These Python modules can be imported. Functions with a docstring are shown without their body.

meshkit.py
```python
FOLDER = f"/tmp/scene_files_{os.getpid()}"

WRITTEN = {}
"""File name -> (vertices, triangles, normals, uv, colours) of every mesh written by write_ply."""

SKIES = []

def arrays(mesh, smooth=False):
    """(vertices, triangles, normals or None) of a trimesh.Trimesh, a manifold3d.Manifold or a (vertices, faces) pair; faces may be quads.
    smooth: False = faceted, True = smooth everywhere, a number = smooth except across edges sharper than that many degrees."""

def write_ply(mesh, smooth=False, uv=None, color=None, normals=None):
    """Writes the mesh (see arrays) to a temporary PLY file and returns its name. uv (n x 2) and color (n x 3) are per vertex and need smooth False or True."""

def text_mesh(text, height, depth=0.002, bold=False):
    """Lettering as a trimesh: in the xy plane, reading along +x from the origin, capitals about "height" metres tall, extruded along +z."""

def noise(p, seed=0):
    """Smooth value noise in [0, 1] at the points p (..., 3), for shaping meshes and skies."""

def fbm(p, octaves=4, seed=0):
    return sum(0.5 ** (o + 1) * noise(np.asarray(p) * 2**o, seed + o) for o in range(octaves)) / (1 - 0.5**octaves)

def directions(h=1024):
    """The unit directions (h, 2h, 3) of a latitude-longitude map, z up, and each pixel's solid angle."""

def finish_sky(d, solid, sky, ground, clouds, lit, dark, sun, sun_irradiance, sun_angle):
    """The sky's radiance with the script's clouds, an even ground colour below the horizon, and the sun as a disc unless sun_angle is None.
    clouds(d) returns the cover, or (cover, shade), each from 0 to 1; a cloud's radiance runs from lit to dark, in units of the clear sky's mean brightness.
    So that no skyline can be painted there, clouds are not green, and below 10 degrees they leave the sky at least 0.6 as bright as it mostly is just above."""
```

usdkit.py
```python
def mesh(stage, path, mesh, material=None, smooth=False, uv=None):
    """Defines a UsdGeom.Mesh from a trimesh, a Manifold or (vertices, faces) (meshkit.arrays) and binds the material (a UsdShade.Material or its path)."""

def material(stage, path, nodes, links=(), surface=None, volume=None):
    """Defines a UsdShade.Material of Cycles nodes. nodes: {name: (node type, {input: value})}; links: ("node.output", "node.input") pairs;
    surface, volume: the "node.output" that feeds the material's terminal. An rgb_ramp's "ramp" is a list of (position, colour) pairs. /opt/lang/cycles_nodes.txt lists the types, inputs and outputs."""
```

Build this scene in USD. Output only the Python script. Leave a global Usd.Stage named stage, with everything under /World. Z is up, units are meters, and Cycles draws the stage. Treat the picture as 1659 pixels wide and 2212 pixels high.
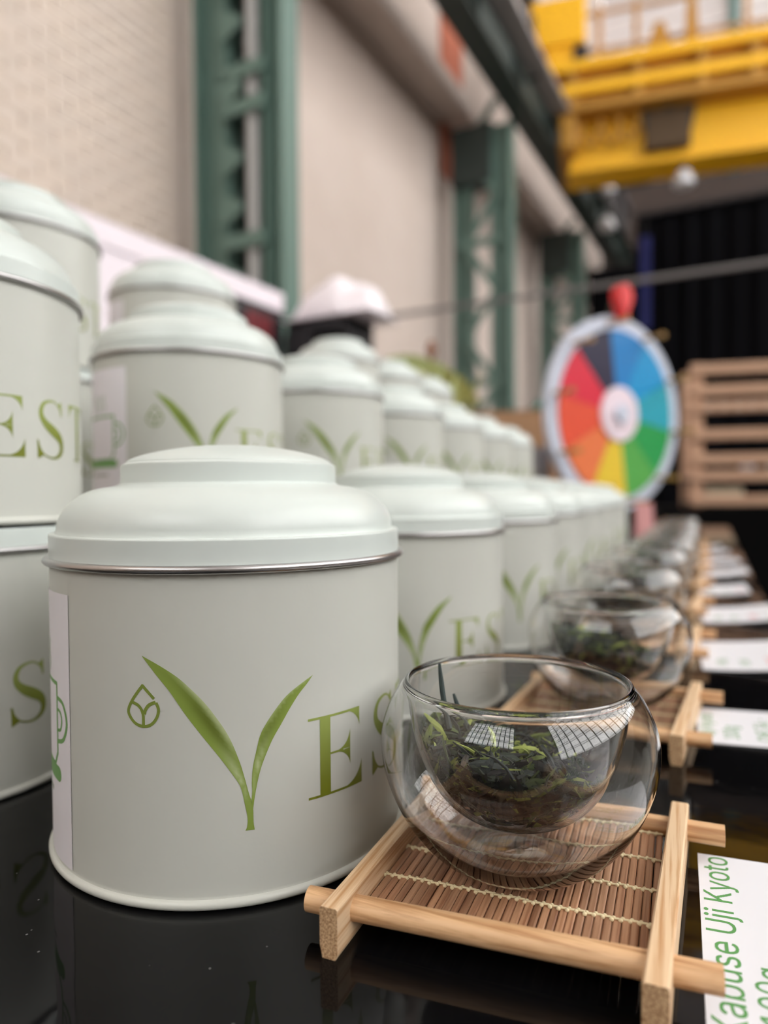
import math, random
import numpy as np
import trimesh
import usdkit, meshkit
from pxr import Usd, UsdGeom, UsdLux, UsdShade, Sdf, Gf, Vt
from shapely.geometry import Polygon, LineString, box as sbox, MultiPolygon
from shapely.ops import unary_union
from shapely import affinity

rnd = random.Random(7)
rng = np.random.default_rng(11)
stage = Usd.Stage.CreateInMemory()
UsdGeom.SetStageUpAxis(stage, 'Z')
UsdGeom.SetStageMetersPerUnit(stage, 1.0)
UsdGeom.Xform.Define(stage, '/World')
UsdGeom.Scope.Define(stage, '/World/Looks')
PI = math.pi
TZ = 0.75                       # height of the table top
MM = 0.001

# ------------------------------------------------------------------ camera
cam = UsdGeom.Camera.Define(stage, '/World/camera')
F_PX, YAW, PITCH, ROLL, H = 1516.06, 0.39818, 0.02397, -0.00708, 0.096906
_r = np.array([math.cos(YAW), math.sin(YAW), 0.0])
_f = np.array([-math.sin(YAW) * math.cos(PITCH), math.cos(YAW) * math.cos(PITCH), -math.sin(PITCH)])
_u = np.cross(_r, _f)
_r2 = _r * math.cos(ROLL) + _u * math.sin(ROLL)
_u2 = -_r * math.sin(ROLL) + _u * math.cos(ROLL)
m = Gf.Matrix4d(*_r2, 0, *_u2, 0, *(-_f), 0, 0, 0, TZ + H, 1)
cam.AddTransformOp().Set(m)
cam.CreateHorizontalApertureAttr(36.0)
cam.CreateFocalLengthAttr(36.0 * F_PX / 1659.0)
cam.CreateFStopAttr(9.6)
cam.CreateFocusDistanceAttr(0.163)
cam.CreateClippingRangeAttr(Gf.Vec2f(0.01, 1000.0))
cam.CreateExposureAttr(0.06)

# ------------------------------------------------------------------ light
dome = UsdLux.DomeLight.Define(stage, '/World/sky')
dome.CreateColorAttr(Gf.Vec3f(1.0, 0.985, 0.965))
dome.CreateIntensityAttr(1.9)

ANG = 0.093                      # the hall runs at this angle to the table
HE = np.array([math.sin(ANG), math.cos(ANG)])
HN = np.array([-math.cos(ANG), math.sin(ANG)])
HROT = 90 - math.degrees(ANG)


def hp(a, b, z=0.0):
    p = HE * a + HN * b
    return (float(p[0]), float(p[1]), float(z))


def rect_light(name, a, b, z, wa, wb, power, tilt=0.0, color=(1, 0.97, 0.93)):
    l = UsdLux.RectLight.Define(stage, '/World/' + name)
    l.AddTranslateOp().Set(Gf.Vec3d(*hp(a, b, z)))
    l.AddRotateZOp().Set(HROT)
    if tilt:
        l.AddRotateXOp().Set(tilt)
    l.CreateWidthAttr(wa)
    l.CreateHeightAttr(wb)
    l.CreateIntensityAttr(power)
    l.CreateColorAttr(Gf.Vec3f(*color))


rect_light('skylight_glazing', 6.0, -1.2, 15.1, 16.0, 2.0, 0.8)
rect_light('skylight_glazing_001', 6.0, -5.8, 15.1, 16.0, 2.0, 0.8)


# ------------------------------------------------------------------ helpers
def lin(*c):
    return tuple((x / 255 / 12.92) if x / 255 <= 0.04045 else ((x / 255 + 0.055) / 1.055) ** 2.4 for x in c)


used = {}


def numbered(path):
    n = used.get(path, 0)
    used[path] = n + 1
    return path if n == 0 else f'{path}_{n:03d}'


def tag(prim, label=None, cat=None, group=None, kind=None):
    for k, v in (('label', label), ('category', cat), ('group', group), ('kind', kind)):
        if v:
            prim.SetCustomDataByKey(k, v)


def thing(name, label=None, cat=None, loc=(0, 0, 0), rotz=0.0, group=None, kind=None):
    x = UsdGeom.Xform.Define(stage, numbered('/World/' + name))
    x.AddTranslateOp().Set(Gf.Vec3d(*map(float, loc)))
    x.AddRotateZOp().Set(float(rotz))
    tag(x.GetPrim(), label, cat, group, kind)
    return x.GetPrim()


def copy(root, loc, rotz, label, group=None):
    x = thing(root.GetName().rstrip('0123456789').rstrip('_') if root.GetName()[-1].isdigit() else root.GetName(), label, root.GetCustomDataByKey('category'), loc, rotz, group or root.GetCustomDataByKey('group'))
    x.GetReferences().AddInternalReference(root.GetPath())
    x.SetInstanceable(True)
    return x


def part(parent, name, mesh, mat, label=None, smooth=False, tone=None, kind=None):
    base = parent.GetPath().pathString if parent is not None else '/World'
    p = numbered(f'{base}/{name}')
    g = usdkit.mesh(stage, p, mesh, M[mat], smooth=smooth)
    if tone is not None:
        UsdGeom.PrimvarsAPI(g).CreatePrimvar('tone', Sdf.ValueTypeNames.Float3Array, 'vertex').Set(Vt.Vec3fArray.FromNumpy(np.asarray(tone, np.float32)))
    tag(g.GetPrim(), label, kind=kind)
    return g.GetPrim()


def cat(ms):
    return trimesh.util.concatenate(ms)


def bx(x0, x1, y0, y1, z0, z1):
    b = trimesh.creation.box((abs(x1 - x0), abs(y1 - y0), abs(z1 - z0)))
    b.apply_translation(((x0 + x1) / 2, (y0 + y1) / 2, (z0 + z1) / 2))
    return b


def bevel_box(sx, sy, sz, r, c=(0, 0, 0)):
    """box with chamfered edges"""
    pts = []
    for a in (-1, 1):
        for b in (-1, 1):
            for d in (-1, 1):
                pts += [(a * (sx / 2 - r), b * (sy / 2 - r), d * sz / 2), (a * (sx / 2 - r), b * sy / 2, d * (sz / 2 - r)), (a * sx / 2, b * (sy / 2 - r), d * (sz / 2 - r))]
    h = trimesh.convex.convex_hull(np.array(pts))
    h.apply_translation(c)
    return h


def bar(p, q, w, h=None, up=(0, 0, 1)):
    """rectangular bar from p to q"""
    p, q = np.array(p, float), np.array(q, float)
    h = h or w
    d = q - p
    L = np.linalg.norm(d)
    d = d / L
    s = np.cross(d, up)
    if np.linalg.norm(s) < 1e-4:
        s = np.cross(d, (1, 0, 0))
    s /= np.linalg.norm(s)
    t = np.cross(s, d)
    b = trimesh.creation.box((L, w, h))
    T = np.eye(4)
    T[:3, 0], T[:3, 1], T[:3, 2], T[:3, 3] = d, s, t, (p + q) / 2
    b.apply_transform(T)
    if np.linalg.det(T[:3, :3]) < 0:
        b.invert()
    return b


def rod(p, q, r, n=16):
    return trimesh.creation.cylinder(radius=r, segment=[p, q], sections=n)


def tube(path, radii, n=8):
    path = np.asarray(path, float)
    radii = np.broadcast_to(radii, (len(path),))
    d = np.gradient(path, axis=0)
    d /= np.linalg.norm(d, axis=1, keepdims=True)
    up = np.array([0, 0, 1.0]) if abs(d[0][2]) < .9 else np.array([1.0, 0, 0])
    V = []
    for p, t, r in zip(path, d, radii):
        s = np.cross(t, up)
        s /= np.linalg.norm(s)
        w = np.cross(s, t)
        up = w
        for k in range(n):
            a = 2 * PI * k / n
            V.append(p + r * (math.cos(a) * s + math.sin(a) * w))
    F = []
    for i in range(len(path) - 1):
        for k in range(n):
            a, b, c, e = i * n + k, i * n + (k + 1) % n, (i + 1) * n + (k + 1) % n, (i + 1) * n + k
            F += [(a, b, c), (a, c, e)]
    for k in range(1, n - 1):
        F += [(0, k + 1, k), ((len(path) - 1) * n, (len(path) - 1) * n + k, (len(path) - 1) * n + k + 1)]
    tm = trimesh.Trimesh(np.array(V), np.array(F), process=False)
    if tm.volume < 0:
        tm.invert()
    return tm


def lathe(prof, n=96):
    prof = np.asarray(prof, float)
    V, F, idx = [], [], []
    for r, z in prof:
        if r < 1e-9:
            idx.append([len(V)] * n)
            V.append((0, 0, z))
        else:
            idx.append(list(range(len(V), len(V) + n)))
            V += [(r * math.cos(2 * PI * k / n), r * math.sin(2 * PI * k / n), z) for k in range(n)]
    for i in range(len(prof) - 1):
        A, B = idx[i], idx[i + 1]
        for k in range(n):
            a, b, c, d = A[k], A[(k + 1) % n], B[(k + 1) % n], B[k]
            if a != b:
                F.append((a, b, c))
            if c != d:
                F.append((a, c, d))
    return trimesh.Trimesh(np.array(V), np.array(F), process=False)


def arc(c, r, a0, a1, n):
    return [(c[0] + r * math.cos(math.radians(a)), c[1] + r * math.sin(math.radians(a))) for a in np.linspace(a0, a1, n)]


def polys(g):
    if g.is_empty:
        return []
    if g.geom_type == 'Polygon':
        return [g]
    return [p for p in getattr(g, 'geoms', []) if p.geom_type == 'Polygon' and p.area > 1e-6]


def smoothline(pts, n=60):
    pts = np.array(pts, float)
    P = np.vstack([2 * pts[0] - pts[1], pts, 2 * pts[-1] - pts[-2]])
    out = []
    k = max(2, n // (len(pts) - 1))
    for i in range(1, len(P) - 2):
        for t in np.linspace(0, 1, k, endpoint=False):
            p0, p1, p2, p3 = P[i - 1:i + 3]
            out.append(0.5 * (2 * p1 + (p2 - p0) * t + (2 * p0 - 5 * p1 + 4 * p2 - p3) * t * t + (3 * p1 - p0 - 3 * p2 + p3) * t ** 3))
    out.append(pts[-1])
    return np.array(out)


# ------------------------------------------------------------------ materials
M = {}


def mat(name, color=None, rough=0.5, metal=0.0, spec=0.5, noise=None, bump=None, coat=0.0, coat_rough=0.05, emit=None, obj_rand=None, tone=False, trans=0.0, coords='object', sheen=0.0):
    """noise: (scale xyz, colour b, amount lo, hi); bump: (scale xyz, strength, distance)"""
    pr = {'roughness': rough, 'metallic': metal, 'specular_ior_level': spec}
    if color is not None:
        pr['base_color'] = color
    if coat:
        pr['coat_weight'], pr['coat_roughness'] = coat, coat_rough
    if emit:
        pr['emission_color'], pr['emission_strength'] = emit
    n, l = {'p': ('principled_bsdf', pr)}, []
    src = None
    if tone:
        n['at'] = ('attribute', {'attribute': 'tone'})
        src = 'at.color'
    if noise or bump:
        n['tc'] = ('texture_coordinate', {})
    if noise:
        sc, cb, lo, hi = noise
        n['mp'] = ('mapping', {'scale': sc})
        n['nz'] = ('noise_texture', {'scale': 1.0, 'detail': 4.0, 'roughness': 0.6})
        n['rp'] = ('rgb_ramp', {'ramp': [(lo, color), (hi, cb)]})
        l += [(f'tc.{coords}', 'mp.vector'), ('mp.vector', 'nz.vector'), ('nz.fac', 'rp.fac')]
        src = 'rp.color'
    if obj_rand:
        n['oi'] = ('object_info', {})
        n['rr'] = ('rgb_ramp', {'ramp': [(i / (len(obj_rand) - 1), c) for i, c in enumerate(obj_rand)]})
        l.append(('oi.random', 'rr.fac'))
        if src:
            n['mx'] = ('mix', {'mix_type': 'multiply', 'fac': 1.0})
            l += [(src, 'mx.color1'), ('rr.color', 'mx.color2')]
            src = 'mx.color'
        else:
            n['mx'] = ('mix', {'mix_type': 'multiply', 'fac': 1.0, 'color1': color})
            l.append(('rr.color', 'mx.color2'))
            src = 'mx.color'
    if src:
        l.append((src, 'p.base_color'))
    if bump:
        sc, st, di = bump
        n['mb'] = ('mapping', {'scale': sc})
        n['nb'] = ('noise_texture', {'scale': 1.0, 'detail': 3.0})
        n['bp'] = ('bump', {'strength': st, 'distance': di})
        l += [('tc.object', 'mb.vector'), ('mb.vector', 'nb.vector'), ('nb.fac', 'bp.height'), ('bp.normal', 'p.normal')]
    M[name] = usdkit.material(stage, '/World/Looks/' + name, n, l, surface='p.BSDF')


mat('tin_paint', (0.57, 0.58, 0.535), rough=0.36, spec=0.5, bump=((900, 900, 900), 0.04, 0.0004))
mat('tin_lid_paint', (0.635, 0.69, 0.665), rough=0.30, spec=0.5, bump=((700, 700, 700), 0.03, 0.0004))
mat('silver_rim', (0.50, 0.485, 0.49), rough=0.3, metal=1.0)
mat('green_print', rough=0.4, tone=True)
mat('label_paper', (0.80, 0.775, 0.82), rough=0.55)
mat('label_green', lin(112, 160, 92), rough=0.55)
mat('label_grey', lin(140, 150, 135), rough=0.6)
mat('card_paper', (0.74, 0.75, 0.805), rough=0.6)
mat('card_green', lin(88, 150, 84), rough=0.6)
mat('card_red', lin(215, 90, 100), rough=0.6)
mat('bamboo_y', lin(229, 198, 161), rough=0.5, noise=((900, 22, 900), lin(196, 148, 102), 0.46, 0.66))
mat('bamboo_x', lin(224, 182, 138), rough=0.45, noise=((20, 700, 700), lin(172, 122, 78), 0.46, 0.68))
mat('bamboo_end', lin(214, 180, 140), rough=0.7, noise=((2200, 2200, 2200), lin(150, 112, 76), 0.4, 0.62))
mat('slat_wood', lin(180, 139, 108), rough=0.5, noise=((1500, 30, 1500), lin(132, 86, 58), 0.42, 0.76),
    obj_rand=[(1.0, 1.0, 1.0), (0.66, 0.58, 0.54), (1.16, 1.10, 1.04), (0.82, 0.74, 0.70), (1.02, 0.95, 0.92)])
mat('thread_cream', lin(228, 212, 172), rough=0.7)
mat('tea_leaf', rough=0.62, tone=True, spec=0.35)
mat('black_gloss', (0.003, 0.003, 0.0035), rough=0.045, spec=0.21, bump=((26, 26, 26), 0.05, 0.004))
mat('black_cloth', (0.002, 0.002, 0.0022), rough=0.95, spec=0.08)
mat('black_matt', (0.012, 0.011, 0.014), rough=0.6)
mat('table_leg', (0.03, 0.03, 0.032), rough=0.4, metal=0.3)
mat('cream_brick', lin(214, 199, 187), rough=0.75, obj_rand=[(1, 1, 1), (.94, .94, .94), (1.02, 1.01, 1), (.97, .965, .95)])
mat('mortar', lin(196, 179, 164), rough=0.9)
mat('cream_render', lin(206, 191, 182), rough=0.85, noise=((.7, .7, .7), lin(197, 181, 171), 0.35, 0.7))
mat('red_brick', lin(190, 112, 88), rough=0.9)
mat('white_panel', lin(238, 228, 236), rough=0.6)
mat('green_steel', lin(94, 119, 110), rough=0.5)
mat('dark_steel', lin(40, 50, 46), rough=0.6)
mat('grey_steel', lin(150, 146, 146), rough=0.5, metal=0.2)
mat('truss_grey', lin(80, 78, 80), rough=0.7)
mat('bar_grey', lin(124, 120, 120), rough=0.5)
mat('pipe_grey', lin(168, 166, 164), rough=0.5)
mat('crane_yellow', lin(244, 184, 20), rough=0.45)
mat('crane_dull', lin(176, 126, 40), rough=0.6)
mat('crane_brown', lin(72, 50, 18), rough=0.6)
mat('cable_black', (0.03, 0.026, 0.02), rough=0.6)
mat('purple_plastic', lin(96, 70, 190), rough=0.4)
mat('curtain_black', (0.0032, 0.0032, 0.0046), rough=0.95, spec=0.1)
mat('roof_grey', lin(170, 166, 162), rough=0.9)
mat('hall_wall', lin(150, 141, 134), rough=0.9)
mat('brown_panel', lin(74, 64, 60), rough=0.9)
mat('cladding_white', lin(236, 230, 230), rough=0.6)
mat('teal_steel', lin(92, 132, 128), rough=0.5)
mat('concrete', lin(120, 116, 112), rough=0.8, noise=((3, 3, 3), lin(100, 96, 93), 0.4, 0.7))
mat('plastic_sheet', lin(244, 236, 242), rough=0.35)
mat('dark_red', lin(120, 32, 40), rough=0.6)
mat('cardboard', lin(178, 138, 104), rough=0.8)
mat('teal_cloth', lin(72, 128, 118), rough=0.8)
mat('plant_pale', lin(204, 214, 150), rough=0.5)
mat('plant_olive', lin(176, 172, 104), rough=0.6)
mat('pot_clay', lin(140, 92, 66), rough=0.8)
mat('rack_wood', lin(206, 168, 140), rough=0.6, noise=((8, 200, 200), lin(180, 138, 112), 0.4, 0.7))
mat('bead_pale', lin(222, 190, 168), rough=0.25)
mat('cream_plastic', lin(226, 210, 182), rough=0.6)
mat('jar_grey', lin(150, 146, 150), rough=0.3)
mat('wheel_rim', lin(206, 212, 228), rough=0.4)
mat('wheel_hub', lin(240, 222, 232), rough=0.4)
mat('peg_gold', lin(170, 132, 70), rough=0.35)
mat('pointer_red', lin(224, 40, 44), rough=0.4)
mat('pink_card', lin(206, 146, 146), rough=0.6)
mat('blue_banner', lin(34, 40, 104), rough=0.7)
mat('lamp_shell', lin(220, 220, 224), rough=0.3)
for nm, c in dict(navy=(44, 40, 66), blue=(30, 128, 198), azure=(26, 150, 210), teal=(44, 164, 186), green=(44, 160, 84), leaf_green=(92, 174, 84), yellow=(236, 202, 64), orange=(236, 126, 78), coral=(232, 88, 62), red=(222, 46, 70)).items():
    mat('sector_' + nm, lin(*c), rough=0.35)
# black table top: glossy film with fine dust specks
M['black_gloss'] = usdkit.material(stage, '/World/Looks/black_gloss_dusty', {
    'tc': ('texture_coordinate', {}), 'mb': ('mapping', {'scale': (26, 26, 26)}), 'nb': ('noise_texture', {'scale': 1.0, 'detail': 3.0}), 'bp': ('bump', {'strength': 0.05, 'distance': 0.004}),
    'vo': ('voronoi_texture', {'scale': 150.0}), 'rp': ('rgb_ramp', {'ramp': [(0, (0.16, 0.16, 0.16)), (0.025, (0.16, 0.16, 0.16)), (0.05, (0.003, 0.003, 0.0035)), (1, (0.003, 0.003, 0.0035))]}),
    'p': ('principled_bsdf', {'roughness': 0.045, 'specular_ior_level': 0.21})},
    [('tc.object', 'mb.vector'), ('mb.vector', 'nb.vector'), ('nb.fac', 'bp.height'), ('bp.normal', 'p.normal'), ('tc.object', 'vo.vector'), ('vo.distance', 'rp.fac'), ('rp.color', 'p.base_color')], surface='p.BSDF')
# glass of the cups
M['glass'] = usdkit.material(stage, '/World/Looks/glass', {'p': ('principled_bsdf', {'base_color': (1, 1, 1), 'roughness': 0.0, 'ior': 1.42, 'transmission_weight': 1.0})}, [], surface='p.BSDF')

# ------------------------------------------------------------------ the setting
FLOOR_A = (-3.0, 22.0)
fl = thing('floor', 'grey concrete hall floor', None, hp(9, -2, 0), HROT, kind='structure')
part(fl, 'floor_slab', bx(-16.3, 12, -7.3, 7, -0.2, 0), 'concrete')

# left wall: painted brick bay, then rendered bays
WB = 3.92
wl = thing('wall_left', 'cream painted wall, brickwork in the near bay and smooth render beyond', None, hp(0, WB, 0), HROT, kind='structure')
part(wl, 'wall_core', bx(-7, 3.98, 0.002, 0.3, 0, 15.2), 'mortar')
part(wl, 'rendered_bay', bx(3.98, 20.3, 0.0, 0.3, 0, 15.2), 'cream_render')
part(wl, 'pilaster', bx(9.05, 9.75, -0.06, 0.0, 5.3, 9), 'red_brick')
part(wl, 'ledge', bx(4.3, 20.3, -0.40, 0.0, 6.0, 6.25), 'cream_render')
BL, BH, BJ = 0.225, 0.083, 0.010
inside, outside = [], []
for j in range(0, 84):
    z0 = j * BH
    for i in range(0, 20):
        a1 = 3.975 - i * BL - (BL / 2 if j % 2 else 0)
        a0 = a1 - (BL - BJ)
        if i == 0 and j % 2:
            bricks = [(3.975 - BL / 2 + BJ, 3.975), (a0, a1)]
        else:
            bricks = [(a0, a1)]
        for b0, b1 in bricks:
            (inside if (b0 > 2.42 and 2.25 < z0 < 4.75) else outside).append((b0, b1, z0))
inside.sort(key=lambda t: abs(t[2] - 3.4) + abs(t[0] - 3.3))
outside += inside[300:]
for b0, b1, z0 in inside[:300]:
    d = rnd.uniform(0, 0.0025)
    part(wl, 'brick', bevel_box(b1 - b0, 0.03, BH - BJ, 0.004, ((b0 + b1) / 2, 0.005 - d, z0 + BH / 2)), 'cream_brick')
part(wl, 'brickwork', cat([bx(b0, b1, -0.01, 0.02, z0 + BJ / 2, z0 + BH - BJ / 2) for b0, b1, z0 in outside]), 'cream_brick', kind='stuff')

# far wall with white cladding boards above
wf = thing('wall_far', 'far end wall of the hall, dull brown below and white boards above', None, hp(20.2, -2, 0), HROT, kind='structure')
part(wf, 'wall_core', bx(0, 0.3, -8, 5.9, 0, 9.6), 'brown_panel')
part(wf, 'wall_backing', bx(0.1, 0.3, -8, 5.9, 9.6, 18), 'truss_grey')
for k in range(20):
    z0 = 9.62 + k * 0.42
    part(wf, 'cladding_board', bevel_box(0.06, 13.9, 0.385, 0.012, (0.06, -1.05, z0 + 0.2)), 'cladding_white')
part(wf, 'cladding_post', bx(-0.12, 0.0, 2.52, 2.72, 9.0, 18), 'teal_steel')

wr = thing('wall_right', 'grey brown side wall of the hall on the right', None, hp(0, -9.0, 0), HROT, kind='structure')
part(wr, 'wall_core', bx(-7, 20.3, -0.3, 0, 0, 4.4), 'hall_wall')
wb = thing('wall_back', 'grey brown wall of the hall behind the camera', None, hp(-7.0, 0, 0), HROT, kind='structure')
part(wb, 'wall_core', bx(-0.3, 0, -9.3, 4.2, 0, 5.0), 'hall_wall')
part(wb, 'side_pier', bx(-0.3, 0, -9.3, -2.0, 5.0, 10.2), 'hall_wall')
part(wb, 'upper_wall', bx(-0.3, 0, -9.3, 4.2, 10.2, 15.2), 'hall_wall')
w1 = thing('window_1', 'wide steel framed window band in the wall behind the camera', None, hp(-7.1, 0, 5.0), HROT, kind='structure')
for k in range(11):
    part(w1, 'mullion', bx(-0.04, 0.04, -1.99 + 0.60 * k, -1.90 + 0.60 * k, 0, 5.2), 'green_steel')
for k in range(5):
    part(w1, 'glazing_bar', bx(-0.03, 0.03, -1.99, 4.15, 1.25 * k, 1.25 * k + 0.2), 'green_steel')
w2 = thing('window_2', 'tall steel framed glazing above the right hand wall', None, hp(0, -9.15, 4.4), HROT, kind='structure')
for k in range(19):
    part(w2, 'mullion', bx(-7 + 1.5 * k, -6.8 + 1.5 * k, -0.05, 0.05, 0, 10.8), 'green_steel')
for k in range(8):
    part(w2, 'glazing_bar', bx(-7, 20.2, -0.04, 0.04, 1.5 * k, 1.5 * k + 0.15), 'green_steel')

cg = thing('ceiling', 'grey sheet roof high over the hall with long skylights', None, hp(0, 0, 15.2), HROT, kind='structure')
part(cg, 'roof_sheet', bx(-7.3, 20.6, -9.3, 4.3, 0, 0.1), 'roof_grey')
# ------------------------------------------------------------------ steel columns and runway
def column(a, labels, s1, s2, top, phase):
    t = thing('steel_column', labels, 'column', hp(a, 3.27, 0), HROT, group=None)
    for b, (wa, wb) in ((0.28, s1), (-0.27, s2)):
        tf = 0.025
        m = [bx(-wa / 2, wa / 2, b - wb / 2, b - wb / 2 + tf, 0, top), bx(-wa / 2, wa / 2, b + wb / 2 - tf, b + wb / 2, 0, top), bx(-0.02, 0.02, b - wb / 2 + tf, b + wb / 2 - tf, 0, top)]
        part(t, 'leg', cat(m), 'green_steel')
    if a < 5:
        for z0 in (0.9, 1.5, 2.1, 2.66, 3.60, 3.85, 4.5, 5.0):
            part(t, 'batten_plate', bx(-s1[0] / 2 - 0.02, -s1[0] / 2, -0.22, 0.16, z0 - 0.05, z0 + 0.05), 'green_steel')
        for z0 in (1.2, 1.8, 2.4, 2.90, 3.25, 3.74, 4.2, 4.75):
            part(t, 'gusset_plate', trimesh.creation.extrude_polygon(Polygon([(0.16, -0.13), (0.16, 0.13), (0.05, 0.07), (-0.03, 0.03), (-0.03, -0.03), (0.05, -0.07)]), 0.014, engine='earcut').apply_transform(np.array([[0, 0, 1, -s1[0] / 2 - 0.02], [1, 0, 0, 0], [0, 1, 0, z0], [0, 0, 0, 1.0]])), 'green_steel')
    n = int(top / 0.62) if a > 5 else 0
    for k in range(n):
        z0 = 0.25 + k * 0.62 + phase
        s = 1 if k % 2 else -1
        part(t, 'lacing_bar', bar((-s1[0] / 2 - 0.008, -s * 0.22, z0), (-s1[0] / 2 - 0.008, s * 0.22, z0 + 0.6), 0.016, 0.10, up=(0, 1, 0)), 'green_steel')
        if k % 3 == 0:
            part(t, 'batten_plate', bx(-s1[0] / 2 - 0.02, -s1[0] / 2, -0.3, 0.32, z0 - 0.04, z0 + 0.07), 'green_steel')
    if a < 5:
        part(t, 'back_plate', bx(0.02, 0.04, -0.19, 0.14, 0.4, top - 0.55), 'dark_steel')
    part(t, 'head_plate', bx(-0.16, 0.16, -0.14, 0.40, top - 0.75, top), 'dark_steel')
    part(t, 'base_plate', bx(-0.25, 0.25, -0.5, 0.5, 0, 0.03), 'dark_steel')
    return t


column(4.1, 'nearest green laced steel column against the cream wall', (0.25, 0.30), (0.20, 0.17), 5.72, 0.0)
column(9.0, 'middle green laced steel column left of the dark runway beam', (0.22, 0.24), (0.22, 0.26), 5.72, 0.2)
column(13.3, 'farthest green steel column next to the black curtain', (0.22, 0.26), (0.22, 0.22), 5.72, 0.1)
t = thing('wall_pipe', 'light grey pipe running up between the legs of the nearest column', 'pipe', hp(4.03, 3.19, 0), HROT)
part(t, 'pipe', rod((0, 0, 0), (0, 0, 5.7), 0.045, 20), 'pipe_grey')
for z in (1.2, 2.6, 4.0, 5.3):
    part(t, 'pipe_collar', rod((0, 0, z), (0, 0, z + 0.06), 0.052, 20), 'pipe_grey')

t = thing('runway_beam', 'long dark green crane runway beam resting on the columns', 'beam', hp(0, 2.72, 5.72), HROT)
part(t, 'lower_flange', bx(0.5, 19.5, -0.15, 0.15, 0, 0.04), 'dark_steel')
part(t, 'web', bx(0.5, 19.5, -0.02, 0.02, 0.04, 0.62), 'dark_steel')
part(t, 'upper_flange', bx(0.5, 19.5, -0.17, 0.17, 0.62, 0.66), 'dark_steel')
part(t, 'rail', bx(0.5, 19.5, -0.04, 0.04, 0.66, 0.76), 'grey_steel')
for k in range(13):
    part(t, 'stiffener', cat([bx(1.0 + k * 1.5, 1.03 + k * 1.5, -0.14, -0.02, 0.04, 0.62), bx(1.0 + k * 1.5, 1.03 + k * 1.5, 0.02, 0.14, 0.04, 0.62)]), 'dark_steel')
t = thing('walkway', 'grey steel walkway strip running beside the dark runway beam', 'walkway', hp(0, 2.40, 5.98), HROT)
part(t, 'deck', bx(0.5, 9.6, -0.13, 0.13, 0, 0.05), 'grey_steel')
for k in range(5):
    part(t, 'bracket', bar((1.4 + k * 1.8, 0.0, -0.02), (1.4 + k * 1.8, 0.165, -0.02), 0.03), 'dark_steel')
t = thing('roof_truss', 'dark grey roof truss running above the runway beam', 'truss', hp(0, 3.1, 6.9), HROT)
part(t, 'bottom_chord', bx(0.5, 19.5, -0.1, 0.1, 0, 0.14), 'truss_grey')
part(t, 'top_chord', bx(0.5, 19.5, -0.1, 0.1, 1.3, 1.46), 'truss_grey')
for k in range(19):
    a0 = 0.6 + k
    part(t, 'web_bar', bar((a0, 0, 0.1), (a0 + 1.0, 0, 1.35) if k % 2 == 0 else (a0 + 1.0, 0, 1.35), 0.09), 'truss_grey')
    part(t, 'post', bar((a0, 0, 0.1), (a0, 0, 1.35), 0.08), 'truss_grey')

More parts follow.
